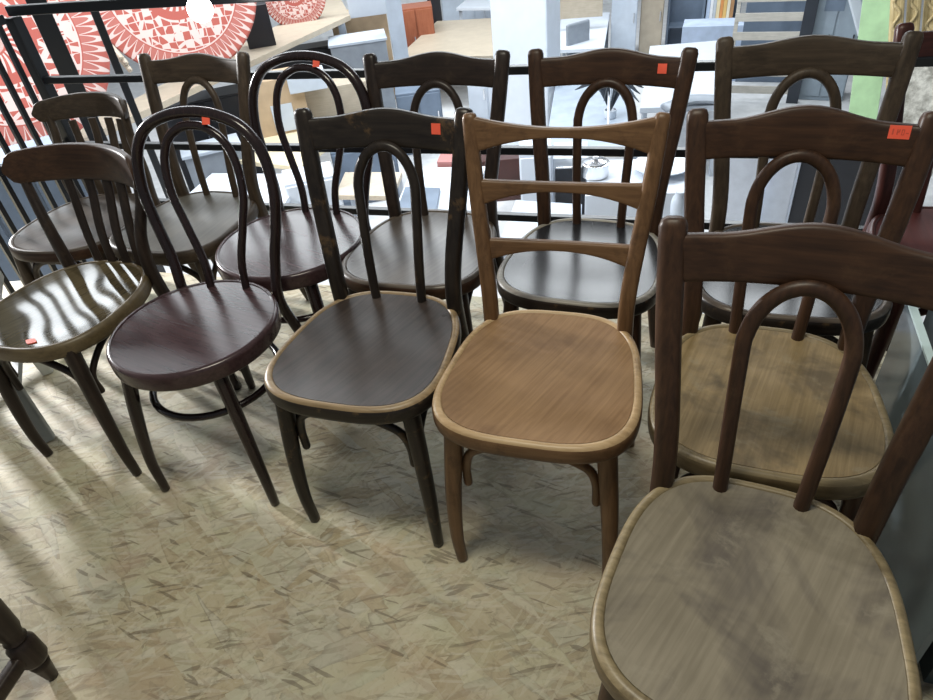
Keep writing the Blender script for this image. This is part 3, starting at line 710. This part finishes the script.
# V-shaped white frame
a, b, c_ = atd(853, -6, 8.2), atd(863, 33, 8.2), atd(874, -6, 8.2)
vf = thing('picture_frame', 'white frame standing on its corner before the blue-grey cabinet', 'frame', b)
link('frame_side', rod([a - b, Vector((0, 0, 0))], .06, .02, (1, 0, 0), e=6, dome=(0, 0)), WHT, vf); link('frame_side', rod([Vector((0, 0, 0)), c_ - b], .06, .02, (1, 0, 0), e=6, dome=(0, 0)), WHT, vf)
# green board leaning
GRN = plain('pale green painted board', (.40, .60, .34), .5)
p, w, h, r = up(866, 894, -10, 7.4)
o = link('green_board', bx((-w / 2, 0, 0), (w / 2, .05, h + .2)), GRN, smooth=False, bevel=.004); o.location = p + Vector((math.cos(r), math.sin(r), 0)) * h * math.sin(R(7)); o.rotation_euler = (0, R(-7), r); tag(o, 'pale green painted board leaning beside the gilt frames', 'board')
# gilt frames
GLD = wood('gilded plaster', (.30, .22, .09), (.60, .48, .26), 'z', rough=.35, seed=34, fine=.4)
for i, (u0, u1, lab) in enumerate(((892, 907, 'ornate gilt frame strip next to the green board'), (909, 924, 'ornate gilt frame strip in the middle of three'), (926, 943, 'ornate gilt frame strip at the right edge of the photo'))):
    p, w, h, r = up(u0, u1, -14, 6.6)
    f = thing('gilt_frame', lab, 'frame', p + Vector((math.cos(r), math.sin(r), 0)) * h * math.sin(R(12)), r, 'gilt frames on the right'); f.rotation_euler = (0, R(-12), r)
    bm = bmesh.new(); sweep(bm, [(0, 0, .0), (0, 0, h + .15)], w * .42, .03, (1, 0, 0), e=2.6, n=16); link('moulding', bm, GLD, f)
    bm = bmesh.new(); sweep(bm, [(w * .2 * math.sin(k * .9), -.035, .1 + k * (h) / 60) for k in range(60)], .014, .014, (1, 0, 0), n=8); link('scrollwork', bm, GLD, f)
SIL = NT('mottled silvered plaster'); v = SIL.coord(); SIL.base(SIL.mix(SIL.ramp(SIL.noise(v, 9, 6, .7), .4, .6), (.30, .29, .25), (.70, .69, .62))); SIL.rough(.4); SIL.bump(SIL.noise(v, 14, 5, .7), .6, .01)
p, w, h, r = up(900, 960, 66, 5.6)
o = link('stone_panel', bx((-w / 2, 0, 0), (w / 2, .05, h)), SIL.m, smooth=False, bevel=.01); o.location = p; o.rotation_euler = (R(-4), R(4), r); tag(o, 'mottled silver-grey panel under the gilt frames', 'panel')

# boards seen under the crest rails at right
cupboard('panel', 'wide pale blue board seen under the right-hand chair crests', 'board', 727, 770, 150, 4.6, plain('pale lilac board', (.72, .77, .86), .4), .04)
cupboard('panel', 'narrow pale blue board right of the wide one', 'board', 770, 800, 148, 4.6, plain('pale lilac board', (.72, .77, .86), .4), .04)
bk, w, h = cupboard('cabinet', 'black cabinet with a white strip behind the third chair in the right-hand file', 'cabinet', 800, 900, 145, 4.5, DARK, .4)
link('white_strip', bx((-w * .44, -.01, .1), (-w * .40, 0, h - .1)), WHT, bk, smooth=False)

# glass sheet and board leaning beside the right-hand chairs, on the gallery
GLS = glass('greenish glass', (.75, .88, .86), .04, .6)
EDG = plain('pale glass edge', (.55, .68, .68), .3)
def sheet(name, label, A, B, h, lean, thick, m, edge=None):
    A, B = Vector(A), Vector(B); d = (B - A); L = d.length; rz = math.atan2(d.y, d.x)
    t = thing(name, label, name.split('_')[0], (A.x, A.y, 0), rz)
    rot = Matrix.Rotation(lean, 4, 'X')
    link('sheet', bx((0, 0, 0), (L, thick, h), rot), m, t, smooth=False)
    if edge: link('edge', bx((-.002, -.002, h), (L + .002, thick + .002, h + .006), rot), edge, t, smooth=False)
    return t
sheet('glass_sheet', 'grey-blue glass sheet with pale edge standing at the right behind the nearest chair', (.925, 1.07), (.69, .50), .47, 0, .010, plain('grey blue back-painted glass', (.16, .20, .22), .12), EDG)
sheet('board_sheet', 'dark teal board standing behind the grey-blue glass sheet at the right edge', (1.00, 1.09), (.77, .52), .53, 0, .02, plain('dark teal board', (.05, .075, .085), .4))
WCK = plain('black wicker', (.012, .011, .010), .6)
wb = thing('wicker_basket', 'black wicker basket at the bottom right edge', 'basket', (.93, .40, 0), R(-25))
bm = bmesh.new()
for k in range(14):
    z = .02 + k * .022; sweep(bm, [((.13 + .002 * k + .006 * math.sin(i * 9 + k * PI)) * math.cos(2 * PI * i / 60), (.13 + .002 * k + .006 * math.sin(i * 9 + k * PI)) * math.sin(2 * PI * i / 60), z) for i in range(60)], .010, .010, (0, 0, 1), n=6, closed=True)
link('woven_side', bm, WCK, wb); link('base', lathe([(.12, 0), (.13, .01), (.12, .02)], 0, 0), WCK, wb)

# ------------------------------------------------------------------ light
w = bpy.data.worlds.new('world'); SC.world = w; w.use_nodes = True
bg = w.node_tree.nodes['Background']; bg.inputs[0].default_value = (.86, .93, 1, 1); bg.inputs[1].default_value = .17
def area(name, loc, target, sx, sy, power, col=(1, 1, 1)):
    d = bpy.data.lights.new(name, 'AREA'); d.shape = 'RECTANGLE'; d.size = sx; d.size_y = sy; d.energy = power; d.color = col
    o = bpy.data.objects.new(name, d); COL.objects.link(o); o.location = loc
    o.rotation_euler = (Vector(target) - Vector(loc)).to_track_quat('-Z', 'Y').to_euler(); return o
area('ceiling_light_near', (-1, 6.2, 2.9), (-1, 6.2, -2), 10, 2.2, 480, (.90, .96, 1))
area('ceiling_light_far', (.5, 11.0, 2.9), (.5, 11.0, -2), 9, 1.5, 420, (.92, .97, 1))
area('ceiling_light_left', (-4.6, 4.6, 1.7), (-.9, 1.3, 0), .3, .4, 420, (1, 1, 1))
area('gallery_fill', (-.2, .55, 2.75), (-.2, .75, 0), .9, .3, 27, (1, .95, .78))  # unseen fill light, added overhead to brighten the gallery floor and seats

SC.view_settings.view_transform = 'Standard'; SC.view_settings.look = 'None'; SC.view_settings.gamma = 1; SC.view_settings.use_curve_mapping = False
SC.view_settings.exposure = 0.3
